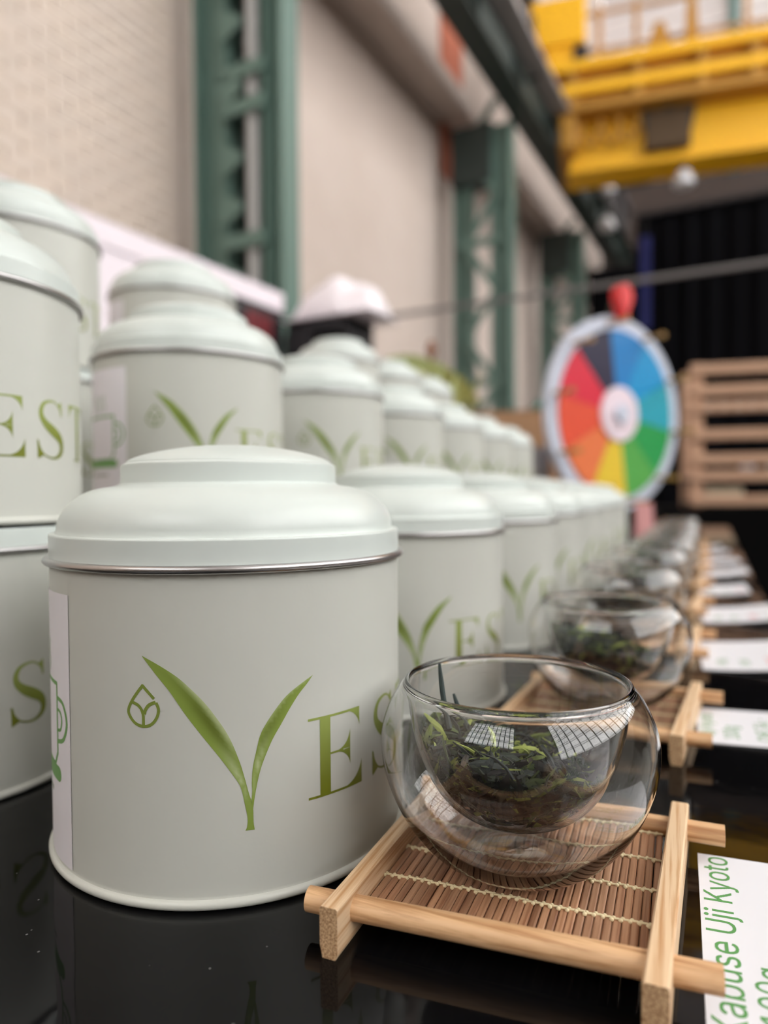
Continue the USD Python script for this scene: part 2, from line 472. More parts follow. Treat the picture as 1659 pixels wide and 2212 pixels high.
# ------------------------------------------------------------------ black curtain with its rail, crossbar
t = thing('stage_curtain', 'large black stage curtain closing the far end of the hall', 'curtain', hp(16.2, -2.6, 0), HROT)
ys = np.linspace(-6.5, 5.0, 240)
prof = 0.05 * np.sin(ys * 14.0) + 0.03 * np.sin(ys * 33 + 1)
V = np.array([(p, y, z) for y, p in zip(ys, prof) for z in (0.02, 6.8)] + [(p + 0.02, y, z) for y, p in zip(ys, prof) for z in (0.02, 6.8)])
n = len(ys)
Fq = []
for i in range(n - 1):
    a, b, c, d = 2 * i, 2 * i + 1, 2 * i + 3, 2 * i + 2
    o = 2 * n
    Fq += [(a, b, c), (a, c, d), (a + o, c + o, b + o), (a + o, d + o, c + o)]
for i in range(n - 1):
    Fq += [(2 * i + 1, 2 * i + 1 + 2 * n, 2 * i + 3 + 2 * n), (2 * i + 1, 2 * i + 3 + 2 * n, 2 * i + 3)]
part(t, 'drape', trimesh.Trimesh(V, np.array(Fq), process=False), 'curtain_black', smooth=60)
part(t, 'top_rail', bx(-0.15, 0.15, -6.5, 5.0, 6.8, 6.88), 'black_matt')
t = thing('side_drape', 'narrow black drape hanging behind the farthest column left of the blue banner', 'curtain', hp(14.6, 2.6, 0), HROT)
part(t, 'drape', cat([rod((0.02 * math.sin(2.1 * k), -0.42 + 0.06 * k, 0.02), (0.02 * math.sin(2.1 * k), -0.42 + 0.06 * k, 5.3), 0.036, 10) for k in range(15)]), 'curtain_black')
part(t, 'hanging_rail', bx(-0.04, 0.04, -0.46, 0.46, 5.3, 5.36), 'black_matt')
t = thing('blue_banner', 'narrow dark blue banner hanging at the left edge of the black curtain', 'banner', hp(15.6, 2.12, 4.3), HROT)
part(t, 'cloth', bx(0, 0.02, -0.10, 0.10, 0, 1.9), 'blue_banner')
part(t, 'hanging_line', bx(0, 0.012, -0.006, 0.006, 1.9, 3.4), 'cable_black')
t = thing('crossbar_stand', 'thin grey crossbar on uprights spanning the hall behind the tea stand', 'stand', hp(6.0, 0, 0), HROT)
part(t, 'crossbar', rod((0, 3.46, 2.56), (0, -1.6, 2.56), 0.021, 14), 'bar_grey')
part(t, 'upright', rod((0, 3.46, 0.0), (0, 3.46, 2.6), 0.028, 14), 'cable_black')
part(t, 'upright', rod((0, -1.6, 0.0), (0, -1.6, 2.6), 0.028, 14), 'cable_black')
part(t, 'foot', bx(-0.3, 0.3, 3.36, 3.56, 0, 0.012), 'cable_black')
part(t, 'foot', bx(-0.3, 0.3, -1.7, -1.5, 0, 0.012), 'cable_black')

# ------------------------------------------------------------------ overhead crane
t = thing('overhead_crane', 'yellow overhead travelling crane with walkway girder spanning the hall', 'crane', (-1.80, 10.42, 0), math.degrees(0.105))
CZ = TZ + H
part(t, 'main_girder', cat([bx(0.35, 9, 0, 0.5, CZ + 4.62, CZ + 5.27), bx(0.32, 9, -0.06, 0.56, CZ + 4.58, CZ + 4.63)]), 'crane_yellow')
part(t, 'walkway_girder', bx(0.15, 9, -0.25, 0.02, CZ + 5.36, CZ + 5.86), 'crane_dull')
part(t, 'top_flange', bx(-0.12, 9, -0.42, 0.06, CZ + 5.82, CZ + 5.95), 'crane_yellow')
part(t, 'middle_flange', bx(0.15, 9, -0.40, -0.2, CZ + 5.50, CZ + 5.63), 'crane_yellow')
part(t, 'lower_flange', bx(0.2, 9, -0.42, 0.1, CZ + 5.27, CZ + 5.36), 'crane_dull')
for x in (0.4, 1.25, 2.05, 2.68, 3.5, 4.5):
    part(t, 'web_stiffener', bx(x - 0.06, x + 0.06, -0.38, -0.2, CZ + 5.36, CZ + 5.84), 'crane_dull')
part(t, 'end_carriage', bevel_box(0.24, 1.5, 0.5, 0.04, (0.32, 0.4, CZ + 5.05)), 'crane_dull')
part(t, 'cabinet', bevel_box(0.76, 0.4, 0.66, 0.02, (0.18, 0.0, CZ + 6.66)), 'crane_yellow')
part(t, 'cabinet_stand', bx(0.03, 0.40, -0.14, 0.14, CZ + 5.93, CZ + 6.34), 'crane_yellow')
part(t, 'control_box', bevel_box(0.2, 0.2, 0.2, 0.01, (0.50, -0.1, CZ + 6.18)), 'black_matt')
# triangular brackets
part(t, 'hoist_panel', bevel_box(0.58, 0.16, 0.52, 0.02, (1.64, -0.09, CZ + 4.98)), 'crane_brown')
for (x0, x1, z1) in ((1.30, 1.76, 6.46), (1.85, 2.04, 6.74)):
    xm = (x0 + x1) / 2
    tri = trimesh.creation.extrude_polygon(Polygon([(x0, 0), (x1, 0), (xm + 0.05, z1 - 5.95), (xm - 0.05, z1 - 5.95)]), 0.2, engine='earcut')
    tri.apply_transform(trimesh.transformations.rotation_matrix(PI / 2, (1, 0, 0)))
    tri.apply_translation((0, 0.1, CZ + 5.95))
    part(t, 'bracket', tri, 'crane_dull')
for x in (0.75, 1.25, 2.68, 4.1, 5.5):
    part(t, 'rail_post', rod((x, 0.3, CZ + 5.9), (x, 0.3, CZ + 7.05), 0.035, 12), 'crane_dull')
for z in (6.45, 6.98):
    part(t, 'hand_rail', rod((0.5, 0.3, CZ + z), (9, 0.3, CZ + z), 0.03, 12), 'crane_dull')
for k, x in enumerate((0.35, 0.62, 0.9, 1.12, 1.5, 1.78)):
    ph = np.linspace(0, PI, 14)
    w = 0.13 if k < 4 else 0.17
    part(t, 'festoon_loop', tube([(x + w * math.cos(a), -0.14, CZ + 5.27 - (0.38 if k < 4 else 0.5) * math.sin(a)) for a in ph], 0.03, 8), 'cable_black' if k > 3 else 'crane_dull')
part(t, 'hoist_trolley', bevel_box(0.5, 0.7, 0.55, 0.04, (1.25, 0.75, CZ + 5.0)), 'cable_black')
t = thing('purple_bottle', 'small purple cover hanging below the yellow crane cabinet', 'cover', (-1.87, 9.88, CZ + 5.96), 6.0)
part(t, 'cover', lathe([(0.0, 0.0), (0.10, 0.0), (0.12, 0.06), (0.10, 0.16), (0.05, 0.28), (0.035, 0.34)], 20), 'purple_plastic', smooth=40)
part(t, 'strap', rod((0, 0, 0.3), (0, 0, 0.62), 0.03, 10), 'black_matt')

def lamp(loc, label, r, drop, arm=None):
    t = thing('hanging_lamp', label, 'lamp', loc, 0)
    part(t, 'reflector', lathe([(r, 0), (r * 0.96, r * 0.5), (r * 0.6, r * 1.2), (r * 0.3, r * 1.5), (0, r * 1.5)], 24), 'lamp_shell', smooth=40)
    part(t, 'diffuser', lathe([(0, -0.02), (r * 0.9, -0.02), (r * 0.98, 0.0), (0, 0.01)], 24), 'lamp_shell')
    part(t, 'suspension_rod', rod((0, 0, r * 1.4), (0, 0, drop), 0.02, 8), 'cable_black')
    if arm:
        part(t, 'arm', rod((0, 0, drop - 0.02), (arm[0], arm[1], drop - 0.02), 0.02, 8), 'cable_black')


lamp(hp(12.6, 2.34, 6.02), 'upper grey lamp fixed to the runway beam below the left end of the crane', 0.13, 0.30, (-math.cos(ANG) * 0.24, math.sin(ANG) * 0.24))
lamp(hp(12.6, 2.34, 5.42), 'lower grey lamp hanging under another lamp above the blue banner', 0.14, 0.575)
lamp(hp(10.70, 0.95, CZ + 4.30), 'pale round lamp under the middle of the crane girder', 0.14, 0.28)

# ------------------------------------------------------------------ booth partition, banner, cabinet with white sheet
t = thing('booth_partition', 'long white booth partition panel between the tins and the nearest column', 'partition', hp(0.9, 2.2, 0), HROT)
part(t, 'panel', bx(0, 1.62, 0, 0.04, 0.02, 1.885), 'white_panel')
part(t, 'panel', bx(1.625, 2.08, 0, 0.04, 0.02, 1.80), 'white_panel')
part(t, 'top_rail', bx(0, 2.10, -0.01, 0.05, 1.80, 1.895), 'white_panel')
part(t, 'foot', bx(0.3, 0.36, -0.25, 0.3, 0, 0.02), 'grey_steel')
part(t, 'foot', bx(1.8, 1.86, -0.25, 0.3, 0, 0.02), 'grey_steel')
t = thing('black_banner', 'black banner with a dark red print hung on the end of the white partition', 'banner', hp(2.53, 2.185, 0), HROT)
part(t, 'cloth', bx(0, 0.46, 0, 0.010, 0.5, 1.795), 'black_matt')
part(t, 'red_print', cat([bx(0.16 + 0.042 * k, 0.19 + 0.042 * k, -0.004, 0.0, 1.62 - 0.015 * (k % 2), 1.75) for k in range(5)]), 'dark_red')
t = thing('black_cabinet', 'tall black open cabinet under a white plastic sheet behind the tins', 'cabinet', hp(3.0, 1.985, 0), HROT)
part(t, 'side_panel', bx(0.0, 0.26, 0.155, 0.185, 0, 1.74), 'black_matt')
part(t, 'side_panel', bx(0.0, 0.26, -0.185, -0.165, 1.35, 1.74), 'black_matt')
part(t, 'back_panel', bx(0.23, 0.26, -0.185, 0.185, 0, 1.74), 'black_matt')
part(t, 'top_panel', bx(0.0, 0.26, -0.185, 0.185, 1.68, 1.74), 'black_matt')
part(t, 'shelf', bx(0.0, 0.24, -0.165, 0.155, 1.20, 1.23), 'black_matt')
part(t, 'door', bx(-0.02, 0.0, 0.02, 0.185, 0.1, 1.68), 'black_matt')
gx, gy = np.meshgrid(np.linspace(-1, 1, 40), np.linspace(-1, 1, 40), indexing='ij')
P = np.stack([gx * 0.16 + 0.12, gy * 0.26 - 0.07, 0 * gx], -1)
rad2 = np.clip(gx ** 2 + gy ** 2, 0, 2)
edge = np.clip(rad2 ** 0.5 - 0.85, 0, 1)
hgt = 0.10 * (1 - 0.9 * rad2 ** 1.2) + 0.07 * meshkit.fbm(np.stack([gx * 2.2 + 5, gy * 2.2, 0 * gx], -1), 4, 3) - 0.10 * edge
P[..., 2] = 1.75 + 1.5 * np.maximum(hgt, 0 * hgt)
top = P.reshape(-1, 3)
bot = top - [0, 0, 0.008]
bot[:, 2] = np.minimum(top[:, 2] - 0.004, 1.7425)
N = 40
f1 = []
for i in range(N - 1):
    for j in range(N - 1):
        a, b, c, d = i * N + j, (i + 1) * N + j, (i + 1) * N + j + 1, i * N + j + 1
        f1 += [(a, b, c), (a, c, d)]
f1 = np.array(f1)
rim = [i * N for i in range(N)] + [(N - 1) * N + j for j in range(1, N)] + [i * N + N - 1 for i in range(N - 2, -1, -1)] + [j for j in range(N - 2, 0, -1)]
side = []
for k in range(len(rim)):
    a, b = rim[k], rim[(k + 1) % len(rim)]
    side += [(a, a + N * N, b + N * N), (a, b + N * N, b)]
t = thing('plastic_sheet', 'crumpled white plastic sheet lying on top of the black cabinet', 'plastic sheet', hp(3.0, 1.985, 0), HROT)
part(t, 'sheet', trimesh.Trimesh(np.vstack([top, bot]), np.vstack([f1, f1[:, ::-1] + N * N, np.array(side)]), process=False), 'plastic_sheet', smooth=True)

# ------------------------------------------------------------------ main table
t = thing('display_table', 'long black table with a glossy reflecting top carrying the tea tins', 'table', (0, 0, 0), 0)
E0, E1 = -0.35, 2.25


def edge_x(y):
    return 0.070 + 0.0385 * (y - 0.675)


tb = trimesh.creation.extrude_polygon(Polygon([(-0.75, E0), (edge_x(E0), E0), (edge_x(E1), E1), (-0.75, E1)]), 0.03, engine='earcut')
tb.apply_translation((0, 0, TZ - 0.03))
part(t, 'tabletop', tb, 'black_gloss')
for x, y in ((-0.70, -0.3), (-0.02, -0.3), (-0.70, 2.2), (0.08, 2.2)):
    part(t, 'leg', bx(x - 0.02, x + 0.02, y - 0.02, y + 0.02, 0, TZ - 0.03), 'table_leg')

# ------------------------------------------------------------------ tea tins
def wrap(poly, R, color, step=1.5, ystep=None):
    """flat print (mm) -> mesh curved round a cylinder of radius R mm about the z axis, x = 0 facing -y"""
    V, F, C = [], [], []
    for p in polys(poly):
        x0, y0, x1, y1 = p.bounds
        xs = np.arange(math.floor(x0 / step) * step, x1 + step, step)
        ysx = [y0 - 1, y1 + 1] if ystep is None else np.arange(math.floor(y0 / ystep) * ystep, y1 + ystep, ystep)
        for xa, xb in zip(xs[:-1], xs[1:]):
            for ya, yb in zip(ysx[:-1], ysx[1:]):
                for q in polys(p.intersection(sbox(xa, ya, xb, yb))):
                    try:
                        v, f = trimesh.creation.triangulate_polygon(q, engine='earcut')
                    except Exception:
                        continue
                    if len(f) == 0:
                        continue
                    # face outwards
                    tri = v[f]
                    ar = (tri[:, 1, 0] - tri[:, 0, 0]) * (tri[:, 2, 1] - tri[:, 0, 1]) - (tri[:, 1, 1] - tri[:, 0, 1]) * (tri[:, 2, 0] - tri[:, 0, 0])
                    f = np.where(ar[:, None] > 0, f, f[:, ::-1])
                    F.append(f + len(V))
                    for x, y in v:
                        a = x / R - PI / 2
                        V.append((R * math.cos(a) * MM, R * math.sin(a) * MM, y * MM))
                        C.append(color(x, y))
    return trimesh.Trimesh(np.array(V), np.vstack(F), process=False), np.array(C)


LL = [(-24.99, 59.9), (-21.45, 55.55), (-18.05, 51.46), (-14.34, 46.05), (-10.7, 41.17), (-7.09, 36.4), (-3.88, 31.74), (-2.08, 28.61), (-1.1, 24.25), (-0.55, 21.2), (-0.66, 19.09), (-1.08, 18.17)]
LR = [(-24.99, 59.9), (-20.54, 57.67), (-16.3, 55.02), (-13.02, 52.09), (-10.19, 49.11), (-7.78, 45.88), (-5.39, 42.18), (-3.8, 38.9), (-2.21, 34.54), (-1.22, 31.06), (-0.23, 27.12), (0.35, 25.14), (0.76, 23.16), (0.82, 21.02), (0.85, 19.74), (1.08, 18.12)]
RL = [(16.08, 53.17), (12.22, 51.12), (9.0, 48.97), (6.33, 46.1), (4.15, 43.17), (2.63, 40.38), (1.75, 37.08), (0.96, 33.77), (0.64, 31.26), (0.55, 28.8), (0.62, 27.41), (0.42, 25.33)]
RR = [(16.08, 53.17), (14.59, 51.42), (12.19, 48.95), (9.87, 45.83), (7.6, 42.28), (5.6, 39.14), (4.06, 35.93), (2.76, 32.69), (1.88, 29.4), (1.21, 26.08), (0.85, 23.6), (0.7, 22.6)]
leaf_l = Polygon(np.vstack([smoothline(LL, 80), smoothline(LR, 80)[::-1]])).buffer(0)
leaf_r = Polygon(np.vstack([smoothline(RL, 80), smoothline(RR, 80)[::-1]])).buffer(0)
cl_ll, cl_lr, cl_rl, cl_rr = (smoothline(x, 120) for x in (LL, LR, RL, RR))


def across(x, y, A, B):
    xa = np.interp(-y, -A[:, 1], A[:, 0])
    xb = np.interp(-y, -B[:, 1], B[:, 0])
    return float(np.clip((x - xa) / max(xb - xa, 0.05), 0, 1))


GD, GM, GL = np.array(lin(92, 104, 34)), np.array(lin(132, 152, 68)), np.array(lin(192, 202, 158))


def mix(a, b, t):
    return a * (1 - t) + b * t


def sm(x, a, b):
    t = min(max((x - a) / (b - a), 0), 1)
    return t * t * (3 - 2 * t)


def col_left(x, y):
    w = across(x, y, cl_ll, cl_lr)
    c = mix(GM, GD, 0.9 * math.exp(-((y - 44) / 9) ** 2) * math.exp(-((w - 0.62) / 0.28) ** 2))
    c = mix(c, GL, 0.75 * sm(w, 0.70, 1.0) * sm(y, 34, 42) * (1 - sm(y, 52, 57)))
    c = mix(c, GL, 0.75 * math.exp(-((y - 31) / 5) ** 2) * math.exp(-((w - 0.45) / 0.3) ** 2))
    return c


def col_right(x, y):
    w = across(x, y, cl_rl, cl_rr)
    c = mix(GM, GD, 0.7 * math.exp(-((y - 41) / 7) ** 2) * math.exp(-((w - 0.4) / 0.35) ** 2))
    c = mix(c, GL, 0.8 * math.exp(-((y - 33) / 5) ** 2) * math.exp(-((w - 0.5) / 0.25) ** 2))
    c = mix(c, GL, 0.4 * (1 - sm(w, 0.0, 0.25)) * sm(y, 40, 46))
    return c


def col_letter(x, y):
    return mix(np.array(lin(112, 120, 26)), np.array(lin(146, 160, 84)), sm(y, 22.4, 44))


def col_drop(x, y):
    return np.array(lin(122, 138, 60))


def curve_tri(a, b, c, bulge, n=10):
    """triangle a-b-c whose side c-a is a curve pulled towards b"""
    a, b, c = map(np.array, (a, b, c))
    ctrl = mix(mix(a, c, 0.5), b, bulge)
    ts = np.linspace(0, 1, n)
    cur = [(1 - s) ** 2 * c + 2 * s * (1 - s) * ctrl + s * s * a for s in ts]
    return Polygon([a, b] + cur)


def letter_E():
    g = [sbox(3.3, 0, 6.4, 20), sbox(0, 0, 17.0, 0.6), sbox(0, 19.4, 16.2, 20), sbox(6, 10.0, 10.5, 10.5)]
    g += [curve_tri((16.4, 15.2), (16.4, 20), (12.2, 19.5), 0.55), curve_tri((17.2, 6.2), (17.2, 0), (11.4, 0.5), 0.55)]
    g += [curve_tri((12.9, 15.0), (12.9, 10.25), (9.0, 10.5), 0.62), curve_tri((12.9, 5.9), (12.9, 10.25), (9.0, 10.0), 0.62)]
    return unary_union(g)


def letter_S():
    c = smoothline([(12.3, 15.0), (11.6, 17.4), (9.3, 19.4), (6.6, 19.75), (3.6, 18.7), (2.2, 16.2), (2.7, 13.6), (5.0, 11.3), (8.2, 9.4), (11.2, 7.3), (12.4, 4.9), (11.9, 2.3), (9.6, 0.6), (6.6, 0.25), (3.4, 1.3), (1.5, 3.6), (0.7, 6.2)], 120)
    s = np.linspace(0, 1, len(c))
    w = 0.5 + 2.9 * np.exp(-((s - 0.50) / 0.13) ** 2) + 0.9 * np.exp(-((s - 0.30) / 0.10) ** 2) + 0.9 * np.exp(-((s - 0.68) / 0.09) ** 2)
    d = np.gradient(c, axis=0)
    d /= np.linalg.norm(d, axis=1, keepdims=True)
    nrm = np.stack([-d[:, 1], d[:, 0]], 1)
    a, b = c + nrm * w[:, None] / 2, c - nrm * w[:, None] / 2
    quads = [Polygon([a[i], a[i + 1], b[i + 1], b[i]]).buffer(0.02) for i in range(len(c) - 1)]
    g = quads + [curve_tri((10.2, 18.7), (12.6, 20.1), (12.7, 14.4), 0.35), curve_tri((3.4, 1.2), (0.5, -0.2), (0.3, 6.8), 0.35)]
    return unary_union(g)


def letter_T():
    g = [sbox(7.2, 0, 10.3, 20), sbox(1, 19.4, 16.5, 20), sbox(4.6, 0, 12.9, 0.55)]
    g += [curve_tri((0.7, 14.8), (0.7, 20), (5.0, 19.5), 0.55), curve_tri((16.8, 14.8), (16.8, 20), (12.5, 19.5), 0.55)]
    return unary_union(g)


drop_line = smoothline([(-24.74, 52.99), (-26.2, 51.2), (-27.63, 49.2), (-28.60, 47.2), (-28.43, 45.7), (-26.91, 43.9), (-24.72, 43.24), (-22.75, 43.8), (-21.39, 45.4), (-20.9, 47.3), (-21.5, 49.0)], 80)
droplet = unary_union([LineString(drop_line).buffer(0.36, cap_style='flat'), LineString([(-25.0, 52.95), (-22.0, 49.85)]).buffer(0.36, cap_style='flat'),
                       LineString(smoothline([(-27.75, 48.9), (-25.9, 48.0), (-24.86, 46.2), (-24.72, 43.4)], 24)).buffer(0.36, cap_style='flat'),
                       LineString(smoothline([(-21.6, 49.1), (-23.3, 48.3), (-24.2, 47.1), (-24.45, 46.1)], 24)).buffer(0.40, cap_style='flat')])
PR = 50.07
leafmesh = (wrap(leaf_l, PR, col_left, 1.0, 1.0), wrap(leaf_r, PR, col_right, 1.0, 1.0))
lettermesh = [wrap(affinity.translate(g, dx, 22.4), PR, col_letter, 1.5, 3.0) for g, dx in ((letter_E(), 14.6), (letter_S(), 36.2), (letter_T(), 53.4))]
dropmesh = wrap(droplet, PR, col_drop, 1.5)

body_prof = [(0, 0.6), (48.5, 0.6), (50.2, 0.2)] + arc((50.1, 1.4), 1.2, -80, 90, 10) + [(50.05, 2.9), (50.0, 3.4), (50.0, 40), (50.0, 79.2), (49.0, 79.6), (0, 79.6)]
curl_prof = arc((50.75, 79.9), 1.05, -180, 180, 17)
skirt = [(50.2, 80.2), (50.2, 81.0), (50.15, 86.3)] + arc((49.55, 86.5), 0.6, 0, 80, 6)
dome_lid = skirt + [(49.0, 87.0), (48.5, 87.1)] + [(31.6 + 16.6 * math.cos(a) ** 0.9, 87.3 + 12.6 * math.sin(a) ** 1.0) for a in np.linspace(0.05, 1.30, 16)] + \
    [(33.2, 99.95), (32.1, 100.25), (31.5, 100.7), (31.35, 101.3), (31.35, 105.3), (31.2, 105.9), (30.7, 106.2), (29.9, 106.55)] + \
    [(29.9 * math.cos(a), 106.55 + 5.6 * (math.sin(a) * 0.55 + 0.45 * (1 - math.cos(a) ** 2))) for a in np.linspace(0.06, PI / 2, 14)]
dome_lid[-1] = (0, dome_lid[-1][1])
flat_lid = skirt + [(48.8, 86.9), (48.0, 86.6), (0, 86.6)]


def mmz(p):
    return [(r * MM, z * MM) for r, z in p]


def make_tin(label, loc, rot, group, kind='domed', label_edge=-57):
    t = thing('tea_tin', label, 'tin', loc, rot, group)
    part(t, 'body', lathe(mmz(body_prof), 144), 'tin_paint', smooth=35)
    part(t, 'lid_curl', lathe(mmz(curl_prof), 144), 'silver_rim', 'silver rolled edge of the lid', smooth=True)
    part(t, 'lid', lathe(mmz(dome_lid if kind == 'domed' else flat_lid), 144), 'tin_lid_paint', smooth=28)
    part(t, 'leaf_emblem', leafmesh[0][0], 'green_print', 'green printed leaf', tone=leafmesh[0][1])
    part(t, 'leaf_emblem', leafmesh[1][0], 'green_print', 'green printed leaf', tone=leafmesh[1][1])
    part(t, 'droplet_emblem', dropmesh[0], 'green_print', 'small green droplet outline', tone=dropmesh[1])
    for mm_, c in lettermesh:
        part(t, 'letter', mm_, 'green_print', 'green printed capital letter', tone=c)
    # white paper sticker on the side
    e = math.radians(label_edge) * 50
    pap = wrap(sbox(e - 54, 3.3, e, 72.6), 50.16, lambda x, y: (1, 1, 1), 2.0)[0]
    lb = part(t, 'side_label', pap, 'label_paper', 'white paper side label')
    mx = e - 22
    MZ = -2.0
    mug = [LineString([(mx - 15, 51), (mx + 13.5, 51), (mx + 13.5, 33), (mx + 11, 29.6), (mx - 12.5, 29.6), (mx - 15, 33), (mx - 15, 51)]).buffer(0.55),
           LineString(smoothline([(mx + 13.5, 47.5), (mx + 18, 46.5), (mx + 20.2, 42), (mx + 18, 37.5), (mx + 13.5, 36)], 30)).buffer(0.55),
           LineString(smoothline([(mx + 13.5, 44.5), (mx + 16, 44), (mx + 17, 42), (mx + 16, 39.6), (mx + 13.5, 39)], 30)).buffer(0.4)]
    for dx in (-5, -1.5, 2, 5.5):
        mug.append(LineString(smoothline([(mx + dx, 53.5), (mx + dx + 0.8, 56), (mx + dx - 0.6, 59), (mx + dx + 0.4, 61.5)], 16)).buffer(0.3))
    part(lb, 'mug_print', wrap(affinity.translate(unary_union(mug), 0, MZ), 50.2, lambda x, y: (1, 1, 1), 2.0)[0], 'label_green')
    part(lb, 'saucer_print', wrap(LineString([(mx - 15, 25.6), (mx + 14, 25.6)]).buffer(2.0), 50.2, lambda x, y: (1, 1, 1), 2.0)[0], 'label_green')
    part(lb, 'small_print', wrap(unary_union([sbox(mx - 9 + 2.2 * k, 19.4, mx - 7.5 + 2.2 * k, 20.8) for k in range(8)]), 50.2, lambda x, y: (1, 1, 1), 2.0)[0], 'label_grey')
    return t


X1, Y1, SP, LV = -0.12456, 0.17740, 0.14670, 0.08784
ordn = ['first', 'second', 'third', 'fourth', 'fifth', 'sixth', 'seventh', 'eighth', 'ninth', 'tenth']
G1, G2, G3 = 'tea tins standing in the front row on the table', 'tea tins stacked in the second row', 'tea tins stacked in the third row'
tinA = make_tin('nearest pale green tea tin with domed lid beside the nearest glass cup', (X1, Y1, TZ), 38.95, G1)
spot1 = [(-0.1276, 0.3241, 29.5), (-0.1248, 0.4680, 43), (-0.1262, 0.6175, 40), (-0.1266, 0.7642, 52), (-0.1270, 0.9109, 36), (-0.1275, 1.0576, 44), (-0.1280, 1.2043, 41)]
for k, (x, y, r) in enumerate(spot1):
    copy(tinA, (x, y, TZ), r, f'pale green tea tin standing {ordn[k + 1]} from the camera in the front row on the table')
X2, Y2 = -0.24875, 0.17021
tinB = make_tin('upper pale green tea tin with white mug label behind the nearest tin', (X2, Y2 + SP, TZ + LV), 47, G2, label_edge=-46)
tinF = make_tin('lower flat lidded tea tin at the left edge, letter S in view', (X2, Y2, TZ), 37.8, G2, kind='flat')
copy(tinA, (X2, Y2, TZ + LV), 51, 'upper stacked tea tin at the left edge with the letters EST in view', G2)
rots = [0, 0, 48, 46, 44, 47, 45]
for k in range(2, 7):
    copy(tinA, (X2 - 0.0006 * k, Y2 + SP * k, TZ + LV), rots[k], f'upper tea tin {ordn[k]} from the camera in the raised second row', G2)
for k in range(1, 7):
    copy(tinF, (X2 - 0.0006 * k, Y2 + SP * k, TZ), rots[k] + 3, 'flat lidded tea tin hidden under an upper tin of the second row', 'hidden lower tins of the second row')
X3, Y3, S3 = -0.38467, 0.31878, 0.15157
r3 = {0: 'topmost tea tin at the upper left edge, highest of all the stacks', 1: 'topmost tea tin behind the tin with the white mug label', 3: 'topmost third row tea tin just right of the black cabinet',
      4: 'topmost tea tin of the third row just before the pale leaves', 5: 'farthest topmost tea tin of the third row beside the pale leaves'}
for k, lb in r3.items():
    copy(tinA, (X3, Y3 + S3 * k, TZ + 2 * LV), 45 + 3 * (k % 2), lb, G3)
    copy(tinF, (X3, Y3 + S3 * k, TZ + LV), 52, 'middle flat lidded tea tin of the third row behind the white mug label' if k == 0 else 'flat lidded tea tin hidden under a topmost tin of the third row', G3 if k == 0 else 'hidden lower tins of the third row')
    copy(tinF, (X3, Y3 + S3 * k, TZ), 49, 'flat lidded tea tin hidden under a topmost tin of the third row', 'hidden lower tins of the third row')

# ------------------------------------------------------------------ bamboo coasters
BT = 0.0109          # height of the side bars
DZ = 0.0066          # height of the rods' axis


def make_coaster(label, loc, rot, group):
    t = thing('bamboo_coaster', label, 'coaster', loc, rot, group)
    for x, w, lean, y0, y1 in ((-0.0327, 0.0041, 0.0004, -0.0404, 0.0410), (0.0326, 0.0046, 0.0020, -0.0394, 0.0412)):
        pf = Polygon([(-w / 2 + 0.0006, 0), (w / 2 - 0.0005, 0), (w / 2, 0.0012), (w / 2, BT - 0.0004), (w / 2 - 0.0004, BT), (-w / 2 + 0.0004, BT), (-w / 2, BT - 0.0004), (-w / 2, 0.003)])
        b = trimesh.creation.extrude_polygon(pf, y1 - y0, engine='earcut')
        v = b.vertices.copy()
        yy = v[:, 2] + y0
        b.vertices = np.stack([v[:, 0] + x + lean * yy / 0.04, yy, v[:, 1]], 1)
        b.invert()
        if b.volume < 0:
            b.invert()
        fc = b.triangles_center
        cap = (np.abs(b.face_normals[:, 1]) > 0.9)
        bp = part(t, 'side_bar', b.submesh([~cap], append=True, repair=False), 'bamboo_y')
        for sg in (-1, 1):
            part(bp, 'end_grain', b.submesh([cap & (fc[:, 1] * sg > 0)], append=True, repair=False), 'bamboo_end')
    for (p, q) in (((-0.0421, -0.0324, DZ), (0.0420, -0.0268, DZ)), ((-0.0385, 0.0330, DZ), (0.0455, 0.0340, DZ))):
        L = np.linalg.norm(np.subtract(q, p))
        d = rod(p, q, 0.00272, 28)
        part(t, 'rod', d, 'bamboo_x', smooth=40)
    ns = 33
    xs = np.linspace(-0.0297, 0.0296, ns)
    for i, x in enumerate(xs):
        w = 0.00168 + rnd.uniform(-0.00012, 0.0001)
        y0, y1 = -0.0300 + 0.0036 * (x + 0.03) / 0.06, 0.0325
        L = y1 - y0
        z = 0.0048 + rnd.uniform(-0.00015, 0.00015)
        s = bevel_box(w, L, 0.0016, 0.0003, (x, (y0 + y1) / 2, z))
        s.apply_transform(trimesh.transformations.rotation_matrix(rnd.uniform(-0.004, 0.004), (0, 0, 1), (x, 0, z)))
        part(t, 'slat', s, 'slat_wood')
    for j, y in enumerate((-0.0148, -0.0010, 0.0136, 0.0282)):
        ms = []
        for i in range(ns):
            x = xs[i]
            yo = y + 0.0022 * (x + 0.03) / 0.06 + rnd.uniform(-0.0003, 0.0003)
            for sgn in (-1, 1):
                b = trimesh.creation.icosphere(1, 1.0)
                b.apply_scale((0.00052, 0.00042, 0.00050))
                b.apply_translation((x - 0.0009 + 0.0002 * sgn, yo + 0.00036 * sgn, 0.0057))
                ms.append(b)
            ms.append(tube([(x - 0.0009, yo, 0.0058), (x - 0.0004, yo, 0.00585), (x + 0.0004, yo + 0.0001, 0.00585), (x + 0.0009, yo, 0.0058)], 0.00026, 6))
        part(t, 'thread', cat(ms), 'thread_cream', smooth=True)
    return t


# ------------------------------------------------------------------ double-walled glass cups, local origin at the foot
CZ0 = 0.0058         # top of the slats above the table


